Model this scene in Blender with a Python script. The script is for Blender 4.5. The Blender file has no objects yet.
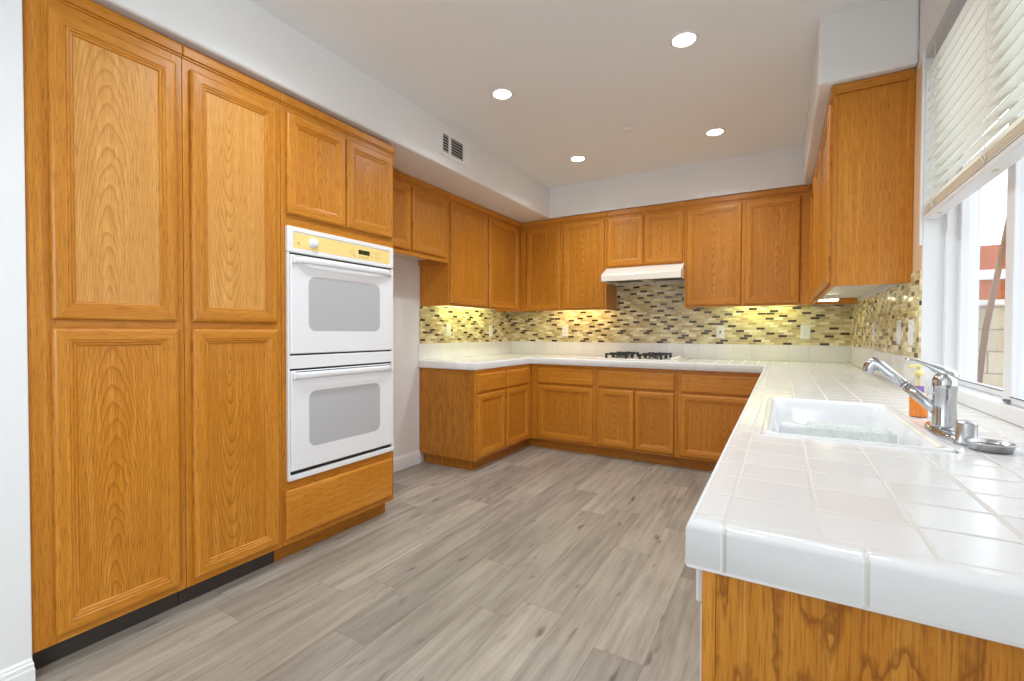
import bpy, bmesh, math, random
from mathutils import Vector, Matrix
random.seed(7)
S = bpy.context.scene
COL = S.collection

# ------------------------------------------------------------------ camera
cam_d = bpy.data.cameras.new('camera')
cam = bpy.data.objects.new('camera', cam_d)
COL.objects.link(cam)
S.camera = cam
yaw, pit, rol = 0.5269, -0.0177, 0.0032
fw = Vector((-math.sin(yaw)*math.cos(pit), math.cos(yaw)*math.cos(pit), math.sin(pit)))
rt0 = Vector((math.cos(yaw), math.sin(yaw), 0)); up0 = rt0.cross(fw)
rt = rt0*math.cos(rol) + up0*math.sin(rol)
up = -rt0*math.sin(rol) + up0*math.cos(rol)
cam.matrix_world = Matrix(((rt.x, up.x, -fw.x, 2.7684), (rt.y, up.y, -fw.y, -4.7276),
                           (rt.z, up.z, -fw.z, 1.1615), (0, 0, 0, 1)))
cam_d.sensor_width = 36.0
cam_d.lens = 462.36/1024*36.0
cam_d.clip_start = 0.02

# ------------------------------------------------------------------ world, fill lights, exposure
W = bpy.data.worlds.new('sky'); S.world = W; W.use_nodes = True
bg = W.node_tree.nodes['Background']
bg.inputs['Color'].default_value = (0.88, 0.94, 1.0, 1); bg.inputs['Strength'].default_value = 1.7

def area(name, loc, rot, sx, sy, power, col):
    d = bpy.data.lights.new(name, 'AREA'); d.shape = 'RECTANGLE'; d.size = sx; d.size_y = sy
    d.energy = power; d.color = col
    o = bpy.data.objects.new(name, d); COL.objects.link(o); o.location = loc; o.rotation_euler = rot
    return o
# added fill lights behind the camera, in made-up openings of the unseen room
area('daylight_patio_window', (0.6, -7.84, 1.35), (math.radians(90), 0, math.radians(180)), 2.2, 2.1, 46, (0.74, 0.88, 1.0))
area('daylight_side_window', (3.40, -6.25, 1.5), (0, math.radians(90), 0), 1.5, 1.7, 49, (0.78, 0.90, 1.0))
CAN_POWER, BAR_POWER = 14.0, 20.0
SPOT_POWER = 26.0

V = S.view_settings
S.display_settings.display_device = 'sRGB'
V.view_transform = 'Standard'; V.look = 'None'; V.gamma = 1.0; V.use_curve_mapping = False
V.exposure = 0.5
try:
    S.cycles.use_denoising = True
    S.cycles.max_bounces = 10; S.cycles.diffuse_bounces = 6; S.cycles.glossy_bounces = 5
    S.cycles.transparent_max_bounces = 12
    S.cycles.sample_clamp_indirect = 6.0
    S.cycles.caustics_reflective = False; S.cycles.caustics_refractive = False
except Exception:
    pass

# ------------------------------------------------------------------ node helpers
class NT:
    def __init__(s, name):
        s.m = bpy.data.materials.new(name); s.m.use_nodes = True
        s.t = s.m.node_tree; s.b = s.t.nodes['Principled BSDF']
    def n(s, typ, **k):
        nd = s.t.nodes.new(typ)
        for a, v in k.items(): setattr(nd, a, v)
        return nd
    def L(s, a, b): s.t.links.new(a, b)
    def set(s, sock, v):
        if hasattr(v, 'is_output') or isinstance(v, bpy.types.NodeSocket): s.L(v, sock)
        else: sock.default_value = v
    def math(s, op, a, b=0.0, c=None):
        nd = s.n('ShaderNodeMath', operation=op)
        s.set(nd.inputs[0], a); s.set(nd.inputs[1], b)
        if c is not None: s.set(nd.inputs[2], c)
        return nd.outputs[0]
    def mix(s, f, a, b, mode='MIX'):
        nd = s.n('ShaderNodeMix', data_type='RGBA', blend_type=mode)
        s.set(nd.inputs[0], f); s.set(nd.inputs[6], a); s.set(nd.inputs[7], b)
        return nd.outputs[2]
    def comb(s, x, y, z=0.0):
        nd = s.n('ShaderNodeCombineXYZ')
        s.set(nd.inputs[0], x); s.set(nd.inputs[1], y); s.set(nd.inputs[2], z)
        return nd.outputs[0]
    def uv(s):
        u = s.n('ShaderNodeUVMap', uv_map='UVMap')
        sp = s.n('ShaderNodeSeparateXYZ'); s.L(u.outputs[0], sp.inputs[0])
        return sp.outputs[0], sp.outputs[1]
    def noise(s, vec, scale=1.0, detail=2.0, rough=0.5):
        nd = s.n('ShaderNodeTexNoise')
        s.L(vec, nd.inputs['Vector']); nd.inputs['Scale'].default_value = scale
        nd.inputs['Detail'].default_value = detail; nd.inputs['Roughness'].default_value = rough
        return nd.outputs['Fac']
    def ramp(s, f, stops, interp='LINEAR'):
        nd = s.n('ShaderNodeValToRGB'); s.L(f, nd.inputs[0]); cr = nd.color_ramp; cr.interpolation = interp
        while len(cr.elements) < len(stops): cr.elements.new(0.5)
        for e, (p, c) in zip(cr.elements, stops):
            e.position = p; e.color = (*c, 1) if len(c) == 3 else c
        return nd.outputs[0]
    def bump(s, h, strength=0.2, dist=0.002):
        nd = s.n('ShaderNodeBump'); s.L(h, nd.inputs['Height'])
        nd.inputs['Strength'].default_value = strength; nd.inputs['Distance'].default_value = dist
        s.L(nd.outputs[0], s.b.inputs['Normal'])
    def rnd(s):
        return s.n('ShaderNodeObjectInfo').outputs['Random']

def lin(r, g, b):
    f = lambda c: (c/255/12.92) if c/255 <= 0.04045 else ((c/255+0.055)/1.055)**2.4
    return (f(r), f(g), f(b))

def plain(name, col, rough=0.5, metal=0.0, spec=0.5, coat=0.0):
    k = NT(name)
    k.b.inputs['Base Color'].default_value = (*col, 1); k.b.inputs['Roughness'].default_value = rough
    k.b.inputs['Metallic'].default_value = metal; k.b.inputs['Specular IOR Level'].default_value = spec
    if coat: k.b.inputs['Coat Weight'].default_value = coat; k.b.inputs['Coat Roughness'].default_value = 0.08
    return k.m

def paint(name, col, rough=0.6, bump=0.08, scale=160):
    k = NT(name)
    tc = k.n('ShaderNodeTexCoord')
    n1 = k.noise(tc.outputs['Object'], scale, 3)
    n2 = k.noise(tc.outputs['Object'], 2.0, 2)
    c = k.mix(n2, (*[x*0.965 for x in col], 1), (*col, 1))
    k.L(c, k.b.inputs['Base Color']); k.b.inputs['Roughness'].default_value = rough
    k.bump(n1, bump, 0.003)
    return k.m

PAL = ((0.665, 0.295, 0.044), (0.515, 0.180, 0.010), (0.225, 0.060, 0.003))
PAL_SHEEN = ((0.730, 0.385, 0.105), (0.625, 0.282, 0.058), (0.340, 0.118, 0.014))  # paler veneer tone with the window sheen put into the colour

def oak(name, style='straight', tint=1.0, dark=1.0, pal=None):
    OAK_L, OAK_M, OAK_D = pal or PAL
    k = NT(name)
    x, y = k.uv(); r = k.rnd()
    ox = k.math('ADD', x, k.math('MULTIPLY', r, 37.0))
    oy = k.math('ADD', y, k.math('MULTIPLY', r, 61.0))
    streak = k.noise(k.comb(k.math('MULTIPLY', ox, 55), k.math('MULTIPLY', oy, 1.6)), 1.0, 4, 0.6)
    pores = k.noise(k.comb(k.math('MULTIPLY', ox, 420), k.math('MULTIPLY', oy, 14)), 1.0, 2, 0.6)
    broad = k.noise(k.comb(k.math('MULTIPLY', ox, 6), k.math('MULTIPLY', oy, 0.8)), 1.0, 2, 0.5)
    pm = k.ramp(pores, [(0.36, (1, 1, 1)), (0.50, (0, 0, 0))])
    base = k.ramp(streak, [(0.28, [c*0.90 for c in OAK_M]), (0.50, OAK_M), (0.72, OAK_L)])
    base = k.mix(k.math('MULTIPLY', broad, 0.5), base, (*OAK_L, 1))
    if style == 'cathedral':
        wob = k.noise(k.comb(k.math('MULTIPLY', ox, 7), k.math('MULTIPLY', oy, 3.0)), 1.0, 3, 0.55)
        sgn = k.math('SUBTRACT', k.math('MULTIPLY', k.math('GREATER_THAN', k.math('FRACT', k.math('MULTIPLY', r, 7.3)), 0.35), 2.0), 1.0)
        sh = k.math('MULTIPLY', k.math('SUBTRACT', k.math('FRACT', k.math('MULTIPLY', r, 17.7)), 0.5), 0.08)
        xx = k.math('ADD', k.math('ADD', x, sh), k.math('MULTIPLY', k.math('SUBTRACT', wob, 0.5), 0.05))
        yy = k.math('ADD', k.math('MULTIPLY', k.math('MULTIPLY', y, sgn), 0.10), 0.060)
        rr = k.math('ADD', k.math('SQRT', k.math('ADD', k.math('MULTIPLY', xx, xx), k.math('MULTIPLY', yy, yy))),
                    k.math('MULTIPLY', k.math('SUBTRACT', wob, 0.5), 0.018))
        w = k.math('FRACT', k.math('MULTIPLY', rr, 140.0))
        band = k.ramp(w, [(0.0, (0, 0, 0)), (0.62, (0.15, 0.15, 0.15)), (0.90, (1, 1, 1)), (1.0, (0, 0, 0))])
        f = k.math('MULTIPLY', band, 0.50)
        base = k.mix(f, base, (*OAK_D, 1))
    elif style in ('ply', 'plyfine'):
        fine = style == 'plyfine'
        n = k.noise(k.comb(k.math('MULTIPLY', ox, 15.0 if fine else 7.0), k.math('MULTIPLY', oy, 2.0 if fine else 2.2)), 1.0, 5, 0.6)
        w = k.math('FRACT', k.math('MULTIPLY', n, 7.0))
        band = k.ramp(w, [(0.0, (0, 0, 0)), (0.60, (0.04, 0.04, 0.04)), (0.84, (1, 1, 1)), (0.93, (0.1, 0.1, 0.1)), (1.0, (0, 0, 0))])
        base = k.mix(k.math('MULTIPLY', band, 0.55 if fine else 0.78), base, (*OAK_D, 1))
    base = k.mix(k.math('MULTIPLY', pm, 0.52*dark), base, (*OAK_D, 1))
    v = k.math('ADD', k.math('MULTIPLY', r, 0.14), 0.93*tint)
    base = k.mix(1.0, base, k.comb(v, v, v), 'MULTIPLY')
    k.L(base, k.b.inputs['Base Color'])
    k.b.inputs['Roughness'].default_value = 0.36
    k.b.inputs['Specular IOR Level'].default_value = 0.34
    k.bump(pores, 0.10, 0.0012)
    return k.m

def tiles(name, w, h, stagger, grout, gcol, stops, rough=0.15, ox=0.0, oy=0.0, bump=0.5, rough_var=0.0):
    """glazed tiles on a metric UV: colour picked per tile from stops"""
    k = NT(name)
    x, y = k.uv()
    row_f = k.math('DIVIDE', k.math('SUBTRACT', y, oy), h); row = k.math('FLOOR', row_f)
    xf = k.math('DIVIDE', k.math('SUBTRACT', x, ox), w)
    if stagger:
        rn = k.n('ShaderNodeTexWhiteNoise', noise_dimensions='1D'); k.L(row, rn.inputs['W'])
        xf = k.math('ADD', xf, k.math('ADD', k.math('MULTIPLY', k.math('MODULO', row, 2.0), 0.5),
                                      k.math('MULTIPLY', rn.outputs[0], stagger)))
    colm = k.math('FLOOR', xf)
    fx = k.math('MULTIPLY', k.math('FRACT', xf), w); fy = k.math('MULTIPLY', k.math('FRACT', row_f), h)
    d = k.math('MINIMUM', k.math('MINIMUM', fx, k.math('SUBTRACT', w, fx)), k.math('MINIMUM', fy, k.math('SUBTRACT', h, fy)))
    g = k.n('ShaderNodeMapRange'); g.inputs['From Min'].default_value = grout*0.4; g.inputs['From Max'].default_value = grout*0.7
    k.L(d, g.inputs['Value'])
    wn = k.n('ShaderNodeTexWhiteNoise', noise_dimensions='2D'); k.L(k.comb(colm, row), wn.inputs['Vector'])
    val = wn.outputs['Value']
    if stagger > 0.1:   # spread the dark tiles evenly
        val = k.math('FRACT', k.math('ADD', k.math('MULTIPLY', val, 0.20), k.math('ADD', k.math('MULTIPLY', colm, 0.7549), k.math('MULTIPLY', row, 0.3698))))
    tc = k.ramp(val, stops, 'CONSTANT' if len(stops) > 3 else 'LINEAR')
    c = k.mix(g.outputs[0], (*gcol, 1), tc)
    k.L(c, k.b.inputs['Base Color'])
    rg = k.math('ADD', k.math('MULTIPLY', k.math('SUBTRACT', 1.0, g.outputs[0]), 0.5), rough)
    if rough_var:
        rg = k.math('ADD', rg, k.math('MULTIPLY', k.math('GREATER_THAN', k.math('FRACT', k.math('MULTIPLY', wn.outputs['Value'], 9.7)), 0.5), rough_var))
    k.L(rg, k.b.inputs['Roughness'])
    gb = k.n('ShaderNodeMapRange', interpolation_type='SMOOTHSTEP'); gb.inputs['From Min'].default_value = grout*0.25; gb.inputs['From Max'].default_value = grout*1.2
    k.L(d, gb.inputs['Value'])
    k.bump(gb.outputs[0], bump, 0.0016)
    return k.m

def floor_mat():
    k = NT('floor_planks')
    tc = k.n('ShaderNodeTexCoord'); sp = k.n('ShaderNodeSeparateXYZ'); k.L(tc.outputs['Object'], sp.inputs[0])
    PW, PL = 0.182, 1.22
    cf = k.math('DIVIDE', sp.outputs[0], PW); ci = k.math('FLOOR', cf)
    wn = k.n('ShaderNodeTexWhiteNoise', noise_dimensions='1D'); k.L(ci, wn.inputs['W'])
    rf = k.math('ADD', k.math('DIVIDE', sp.outputs[1], PL), k.math('MULTIPLY', wn.outputs[0], 5.0)); ri = k.math('FLOOR', rf)
    w2 = k.n('ShaderNodeTexWhiteNoise', noise_dimensions='2D'); k.L(k.comb(ci, ri), w2.inputs['Vector'])
    pid = w2.outputs['Value']
    gx = k.math('ADD', sp.outputs[0], k.math('MULTIPLY', pid, 31.0)); gy = k.math('ADD', sp.outputs[1], k.math('MULTIPLY', pid, 53.0))
    grain = k.noise(k.comb(k.math('MULTIPLY', gx, 26), k.math('MULTIPLY', gy, 1.7)), 1.0, 5, 0.65)
    fine = k.noise(k.comb(k.math('MULTIPLY', gx, 170), k.math('MULTIPLY', gy, 7)), 1.0, 3, 0.6)
    knots = k.noise(k.comb(k.math('MULTIPLY', gx, 17), k.math('MULTIPLY', gy, 4.6)), 1.0, 2, 0.5)
    cloud = k.noise(k.comb(k.math('MULTIPLY', gx, 4), k.math('MULTIPLY', gy, 1.3)), 1.0, 2, 0.5)
    c = k.ramp(grain, [(0.22, lin(126, 117, 105)), (0.50, lin(160, 151, 138)), (0.78, lin(182, 174, 161))])
    c = k.mix(k.math('MULTIPLY', k.ramp(fine, [(0.35, (1, 1, 1)), (0.5, (0, 0, 0))]), 0.22), c, (*lin(105, 92, 80), 1))
    c = k.mix(k.math('MULTIPLY', k.ramp(knots, [(0.66, (0, 0, 0)), (0.75, (1, 1, 1))]), 0.7), c, (*lin(84, 72, 62), 1))
    pv = k.math('ADD', k.math('MULTIPLY', pid, 0.36), k.math('ADD', k.math('MULTIPLY', cloud, 0.5), 0.57))
    c = k.mix(1.0, c, k.comb(pv, pv, pv), 'MULTIPLY')
    fx = k.math('MULTIPLY', k.math('FRACT', cf), PW); fy = k.math('MULTIPLY', k.math('FRACT', rf), PL)
    d = k.math('MINIMUM', k.math('MINIMUM', fx, k.math('SUBTRACT', PW, fx)), k.math('MINIMUM', fy, k.math('SUBTRACT', PL, fy)))
    gr = k.n('ShaderNodeMapRange'); gr.inputs['From Min'].default_value = 0.0006; gr.inputs['From Max'].default_value = 0.0022
    k.L(d, gr.inputs['Value'])
    c = k.mix(k.math('MULTIPLY', k.math('SUBTRACT', 1.0, gr.outputs[0]), 0.5), c, (*lin(92, 82, 72), 1))
    k.L(c, k.b.inputs['Base Color'])
    k.L(k.math('ADD', k.math('MULTIPLY', fine, 0.15), 0.36), k.b.inputs['Roughness'])
    k.bump(fine, 0.08, 0.001)
    return k.m

def emis(name, col, st, base=(0.9, 0.9, 0.9)):
    k = NT(name)
    k.b.inputs['Base Color'].default_value = (*base, 1)
    k.b.inputs['Emission Color'].default_value = (*col, 1); k.b.inputs['Emission Strength'].default_value = st
    return k.m

def glass_mat(name, tint=(1, 1, 1), refl=0.08):
    k = NT(name)
    out = [n for n in k.t.nodes if n.type == 'OUTPUT_MATERIAL'][0]
    tr = k.n('ShaderNodeBsdfTransparent'); tr.inputs[0].default_value = (*tint, 1)
    gl = k.n('ShaderNodeBsdfGlossy'); gl.inputs['Roughness'].default_value = 0.0
    lwn = k.n('ShaderNodeLayerWeight'); lwn.inputs['Blend'].default_value = 0.5
    lw = k.n('ShaderNodeMath', operation='MULTIPLY_ADD'); k.L(k.math('POWER', lwn.outputs['Facing'], 5.0), lw.inputs[0]); lw.inputs[1].default_value = 0.5; lw.inputs[2].default_value = 0.035
    mx = k.n('ShaderNodeMixShader'); k.L(lw.outputs[0], mx.inputs[0]); k.L(tr.outputs[0], mx.inputs[1]); k.L(gl.outputs[0], mx.inputs[2])
    k.L(mx.outputs[0], out.inputs['Surface'])
    return k.m

M = {}
M['wall'] = paint('wall_paint', (0.80, 0.80, 0.795))
M['ceil'] = paint('ceiling_paint', (0.83, 0.85, 0.865), 0.8, 0.12, 120)
M['tan'] = paint('tan_paint', lin(226, 192, 152), 0.6, 0.05)  # even tan tone for the wall strip by the window
M['white_trim'] = plain('white_trim_paint', (0.82, 0.82, 0.82), 0.35)
M['oak'] = oak('oak_straight'); M['oak_panel'] = oak('oak_cathedral', 'cathedral'); M['oak_panel_light'] = oak('oak_cathedral_light', 'cathedral', pal=PAL_SHEEN); M['oak_ply'] = oak('oak_plywood', 'ply', 0.90); M['oak_ply_fine'] = oak('oak_plywood_fine', 'plyfine', 0.92)
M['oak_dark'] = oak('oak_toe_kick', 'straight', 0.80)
M['black_kick'] = plain('dark_vinyl_kick', lin(62, 56, 52), 0.5)
M['floor'] = floor_mat()
WT = [(0.0, (0.77, 0.755, 0.735)), (0.5, (0.80, 0.79, 0.775)), (1.0, (0.82, 0.81, 0.80))]
GR = (0.71, 0.67, 0.61)
M['ctile'] = tiles('counter_tile', 0.105, 0.105, 0, 0.0042, GR, WT, 0.14, 2.71-10.5, -4.06-10.5, 0.6)
M['ctrim'] = tiles('counter_edge_tile', 0.146, 3.0, 0, 0.0034, GR, WT, 0.14, 0.0, -1.0, 0.5)
M['utile'] = tiles('upstand_tile', 0.148, 0.60, 0, 0.0034, (0.66, 0.63, 0.58), WT, 0.16, 0.02, 0.7, 0.4)
MOS = [(0.0, lin(66, 46, 24)), (0.155, lin(216, 202, 152)), (0.32, lin(200, 180, 130)), (0.50, lin(230, 218, 178)),
       (0.62, lin(188, 166, 118)), (0.76, lin(210, 194, 146)), (0.88, lin(240, 230, 198)), (0.95, lin(176, 154, 108))]
M['mosaic'] = tiles('mosaic_tile', 0.068, 0.0222, 0.15, 0.0022, lin(206, 194, 160), MOS, 0.14, 0, 1.0576, 0.2, 0.2)
M['enamel'] = plain('white_enamel', (0.80, 0.80, 0.81), 0.22)
M['cream_bounce_enamel'] = plain('cream_bounce_enamel', (0.80, 0.74, 0.64), 0.25)  # cream with the hood's warm bounce put into it; cooktop shares it
M['porcelain'] = plain('sink_porcelain', (0.82, 0.82, 0.82), 0.10)
M['yellow'] = plain('yellowed_control_glass', lin(243, 216, 140), 0.25)
M['owin'] = tiles('oven_window_dots', 0.004, 0.004, 0, 0.0016, (0.43, 0.43, 0.44), [(0.0, (0.52, 0.52, 0.53)), (0.5, (0.53, 0.53, 0.54)), (1.0, (0.55, 0.55, 0.56))], 0.12, 0, 0, 0.0)
M['black'] = plain('black_gap', (0.012, 0.012, 0.013), 0.5)
M['print'] = plain('grey_print', lin(188, 160, 92), 0.5)
M['lcd'] = plain('display_dark', (0.02, 0.022, 0.008), 0.2)
M['lcd_seg'] = emis('display_digits', (0.25, 0.40, 0.10), 0.03, (0.10, 0.13, 0.05))
M['iron'] = plain('cast_iron', (0.018, 0.018, 0.018), 0.45)
M['alu'] = plain('burner_metal', (0.35, 0.34, 0.33), 0.4, 1.0)
M['chrome'] = plain('chrome', (0.60, 0.61, 0.62), 0.09, 1.0)
M['steel'] = plain('brushed_steel', (0.55, 0.55, 0.56), 0.28, 1.0)
M['grease'] = plain('hood_filter', (0.10, 0.095, 0.09), 0.5, 0.5)
M['plastic'] = plain('white_plastic', (0.82, 0.82, 0.80), 0.3)
M['slot'] = plain('outlet_slot', (0.05, 0.045, 0.04), 0.6)
M['slat'] = plain('blind_slat', (0.82, 0.82, 0.75), 0.4)
M['slat_y'] = plain('yellowed_slat', (0.92, 0.83, 0.68), 0.4)
M['laminate'] = plain('pale_laminate', (0.72, 0.68, 0.60), 0.45)
M['cord'] = plain('blind_cord', (0.80, 0.76, 0.66), 0.7)
M['plug'] = plain('rail_plug', (0.72, 0.68, 0.50), 0.5)
M['greyrail'] = plain('shaded_grey_headrail', (0.50, 0.51, 0.53), 0.4)  # grey carries the headrail's shade; vent louvres share it
M['vinyl'] = plain('window_vinyl', (0.80, 0.81, 0.82), 0.3)
M['gasket'] = plain('dark_gasket', (0.16, 0.16, 0.17), 0.6)
M['glass'] = glass_mat('window_glass')
M['bottle'] = glass_mat('clear_bottle', (0.97, 0.96, 0.93))
M['orange'] = plain('orange_soap', (0.95, 0.27, 0.02), 0.12)
M['pump'] = plain('pale_yellow_pump', lin(240, 226, 150), 0.35)
M['label'] = plain('purple_label', lin(150, 120, 190), 0.5)
M['can_lens'] = emis('can_lens', (1.0, 0.97, 0.90), CAN_POWER)
M['bar_green'] = emis('greenish_tube', (0.90, 1.0, 0.42), BAR_POWER)
M['bar_warm'] = emis('warm_tube', (1.0, 0.74, 0.34), BAR_POWER)
M['bar_soft'] = emis('soft_tube', (0.95, 1.0, 0.60), 9.0)
M['rubber'] = plain('brown_rubber', lin(92, 76, 58), 0.6)
def mat_mat():
    k = NT('pebbled_plastic'); x, y = k.uv()
    vo = k.n('ShaderNodeTexVoronoi'); k.L(k.comb(k.math('MULTIPLY', x, 130), k.math('MULTIPLY', y, 130)), vo.inputs['Vector']); vo.inputs['Scale'].default_value = 1.0
    c = k.mix(vo.outputs['Distance'], (*lin(240, 243, 240), 1), (*lin(214, 222, 216), 1)); k.L(c, k.b.inputs['Base Color'])
    k.b.inputs['Roughness'].default_value = 0.2; k.bump(vo.outputs['Distance'], 0.5, 0.002)
    return k.m
M['sinkmat'] = mat_mat()
M['stucco_o'] = paint('terracotta_stucco', lin(176, 92, 50), 0.9, 0.3, 60)
M['block'] = tiles('block_wall', 0.40, 0.20, 0.0001, 0.012, lin(150, 138, 120), [(0.0, lin(184, 168, 142)), (0.5, lin(196, 180, 154)), (1.0, lin(206, 192, 166))], 0.8, 0, 0, 0.5)
M['roof'] = plain('dark_roof', lin(86, 92, 98), 0.8)
M['concrete'] = paint('patio_concrete', lin(186, 180, 170), 0.9, 0.2, 40)
M['polewood'] = plain('brown_pole', lin(120, 84, 52), 0.6)
M['greypost'] = plain('pale_grey_paint', lin(176, 180, 184), 0.6)
M['greyvinyl'] = plain('grey_shutter', lin(130, 140, 148), 0.6)

# ------------------------------------------------------------------ mesh helpers
ORI = {}
class MB:
    def __init__(s, grain=None):
        s.bm = bmesh.new(); s.uv = s.bm.loops.layers.uv.new('UVMap'); s.grain = grain
    def merge(s, bm2, grain=None, setuv=True, c=None):
        uv2 = bm2.loops.layers.uv.verify()
        if setuv: boxuv(bm2, uv2, grain or s.grain, c)
        vm = {v: s.bm.verts.new(v.co) for v in bm2.verts}
        for f in bm2.faces:
            try: nf = s.bm.faces.new([vm[v] for v in f.verts])
            except ValueError: continue
            nf.smooth = f.smooth; nf.material_index = f.material_index
            for a, b in zip(nf.loops, f.loops): a[s.uv].uv = b[uv2].uv
        bm2.free(); return s
    def box(s, x0, x1, y0, y1, z0, z1, bev=0.0, seg=2, grain=None, mi=0):
        b = bmesh.new()
        x0, x1 = min(x0, x1), max(x0, x1); y0, y1 = min(y0, y1), max(y0, y1); z0, z1 = min(z0, z1), max(z0, z1)
        vs = [b.verts.new((x, y, z)) for x in (x0, x1) for y in (y0, y1) for z in (z0, z1)]
        for q in ((0, 1, 3, 2), (4, 6, 7, 5), (0, 4, 5, 1), (2, 3, 7, 6), (0, 2, 6, 4), (1, 5, 7, 3)):
            b.faces.new([vs[i] for i in q])
        if bev:
            bev = min(bev, 0.49*min(x1-x0, y1-y0, z1-z0))
            bmesh.ops.bevel(b, geom=list(b.edges), offset=bev, segments=seg, profile=0.5, affect='EDGES')
        for f in b.faces: f.material_index = mi
        return s.merge(b, grain, c=((x0+x1)/2, (y0+y1)/2, (z0+z1)/2))
    def lathe(s, prof, c, axis='z', n=24, cap=True, arc=None, grain=None, smooth=True, mi=0):
        """prof: (radius, height) rings"""
        b = bmesh.new(); rings = []
        for r, h in prof:
            ring = []
            for i in range(n):
                a = 2*math.pi*i/n; p = (r*math.cos(a), r*math.sin(a), h)
                if axis == 'x': p = (h, p[0], p[1])
                elif axis == 'y': p = (p[0], h, p[1])
                ring.append(b.verts.new((c[0]+p[0], c[1]+p[1], c[2]+p[2])))
            rings.append(ring)
        for A, B in zip(rings, rings[1:]):
            for i in range(n):
                f = b.faces.new((A[i], A[(i+1) % n], B[(i+1) % n], B[i])); f.smooth = smooth
        if cap:
            b.faces.new(rings[0]); b.faces.new(rings[-1])
        bmesh.ops.recalc_face_normals(b, faces=b.faces[:])
        for f in b.faces: f.material_index = mi
        return s.merge(b, grain)
    def tube(s, pts, rad, n=10, cap=True, squash=None, mi=0):
        """swept round tube; rad a number or one per point"""
        pts = [Vector(p) for p in pts]
        if not hasattr(rad, '__len__'): rad = [rad]*len(pts)
        b = bmesh.new(); rings = []
        prev = None
        for i, p in enumerate(pts):
            t = (pts[min(i+1, len(pts)-1)] - pts[max(i-1, 0)]).normalized()
            ref = prev if prev is not None else (Vector((0, 0, 1)) if abs(t.z) < 0.9 else Vector((0, 1, 0)))
            u = (ref - t*ref.dot(t)).normalized(); w = t.cross(u); prev = u
            sq = squash[i] if squash else 1.0
            rings.append([b.verts.new(p + (u*math.cos(2*math.pi*k/n)*sq + w*math.sin(2*math.pi*k/n))*rad[i]) for k in range(n)])
        for A, B in zip(rings, rings[1:]):
            for k in range(n):
                f = b.faces.new((A[k], A[(k+1) % n], B[(k+1) % n], B[k])); f.smooth = True
        if cap: b.faces.new(rings[0]); b.faces.new(rings[-1])
        bmesh.ops.recalc_face_normals(b, faces=b.faces[:])
        for f in b.faces: f.material_index = mi
        return s.merge(b)
    def prism(s, poly, axis, a0, a1, grain=None, smooth=False, bev=0.0):
        """poly in the plane across axis, extruded a0..a1; poly order (y,z) for x, (x,z) for y, (x,y) for z"""
        b = bmesh.new()
        def P(p, a): return {'x': (a, p[0], p[1]), 'y': (p[0], a, p[1]), 'z': (p[0], p[1], a)}[axis]
        A = [b.verts.new(P(p, a0)) for p in poly]; B = [b.verts.new(P(p, a1)) for p in poly]
        n = len(poly)
        for i in range(n):
            f = b.faces.new((A[i], A[(i+1) % n], B[(i+1) % n], B[i])); f.smooth = smooth
        b.faces.new(A); b.faces.new(B)
        bmesh.ops.recalc_face_normals(b, faces=b.faces[:])
        if bev: bmesh.ops.bevel(b, geom=list(b.edges), offset=bev, segments=2, profile=0.5, affect='EDGES')
        return s.merge(b, grain)
    def loops(s, rings, cap0=True, cap1=True, smooth=True):
        b = bmesh.new(); R = [[b.verts.new(p) for p in r] for r in rings]; n = len(R[0])
        for A, B in zip(R, R[1:]):
            for k in range(n):
                f = b.faces.new((A[k], A[(k+1) % n], B[(k+1) % n], B[k])); f.smooth = smooth
        if cap0: b.faces.new(R[0])
        if cap1: b.faces.new(R[-1])
        bmesh.ops.recalc_face_normals(b, faces=b.faces[:])
        return s.merge(b)
    def build(s, name, mat, parent=None, autosmooth=False):
        o0 = ORI.get(parent.name, Vector((0, 0, 0))) if parent else Vector((0, 0, 0))
        for v in s.bm.verts: v.co -= o0
        me = bpy.data.meshes.new(name); s.bm.to_mesh(me); s.bm.free()
        for m in (mat if isinstance(mat, (list, tuple)) else [mat]): me.materials.append(m)
        o = bpy.data.objects.new(name, me); COL.objects.link(o)
        if parent: o.parent = parent
        ORI[o.name] = o0
        return o

def boxuv(bm, uv, grain, c=None):
    """metric UV: v runs along the grain axis, u across it (centred on c across)"""
    g = {'x': 0, 'y': 1, 'z': 2}.get(grain, 2)
    for f in bm.faces:
        n = f.normal if f.normal.length > 0.1 else Vector((0, 0, 1))
        f.normal_update(); n = f.normal
        k = max(range(3), key=lambda i: abs(n[i]))
        others = [i for i in range(3) if i != k]
        if g in others: v = g; u = others[0] if others[1] == g else others[1]
        else: u, v = others
        for l in f.loops:
            l[uv].uv = (l.vert.co[u], l.vert.co[v])

def thing(name, loc, label, cat, group=None):
    o = bpy.data.objects.new(name, None); COL.objects.link(o); o.location = loc
    o.empty_display_size = 0.1
    ORI[o.name] = Vector(loc); o['label'] = label; o['category'] = cat
    if group: o['group'] = group
    return o
def tag(o, label, cat, group=None):
    o['label'] = label; o['category'] = cat
    if group: o['group'] = group
    return o
def struct(o, label=None):
    o['kind'] = 'structure'
    if label: o['label'] = label
    o['category'] = o.name.split('_')[0]
    return o

# planes: a face is (axis, plane, sign); a = horizontal coordinate along it
def P3(face, a, z, n):
    ax, pl, sg = face
    return Vector((pl+sg*n, a, z)) if ax == 'x' else Vector((a, pl+sg*n, z))

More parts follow.
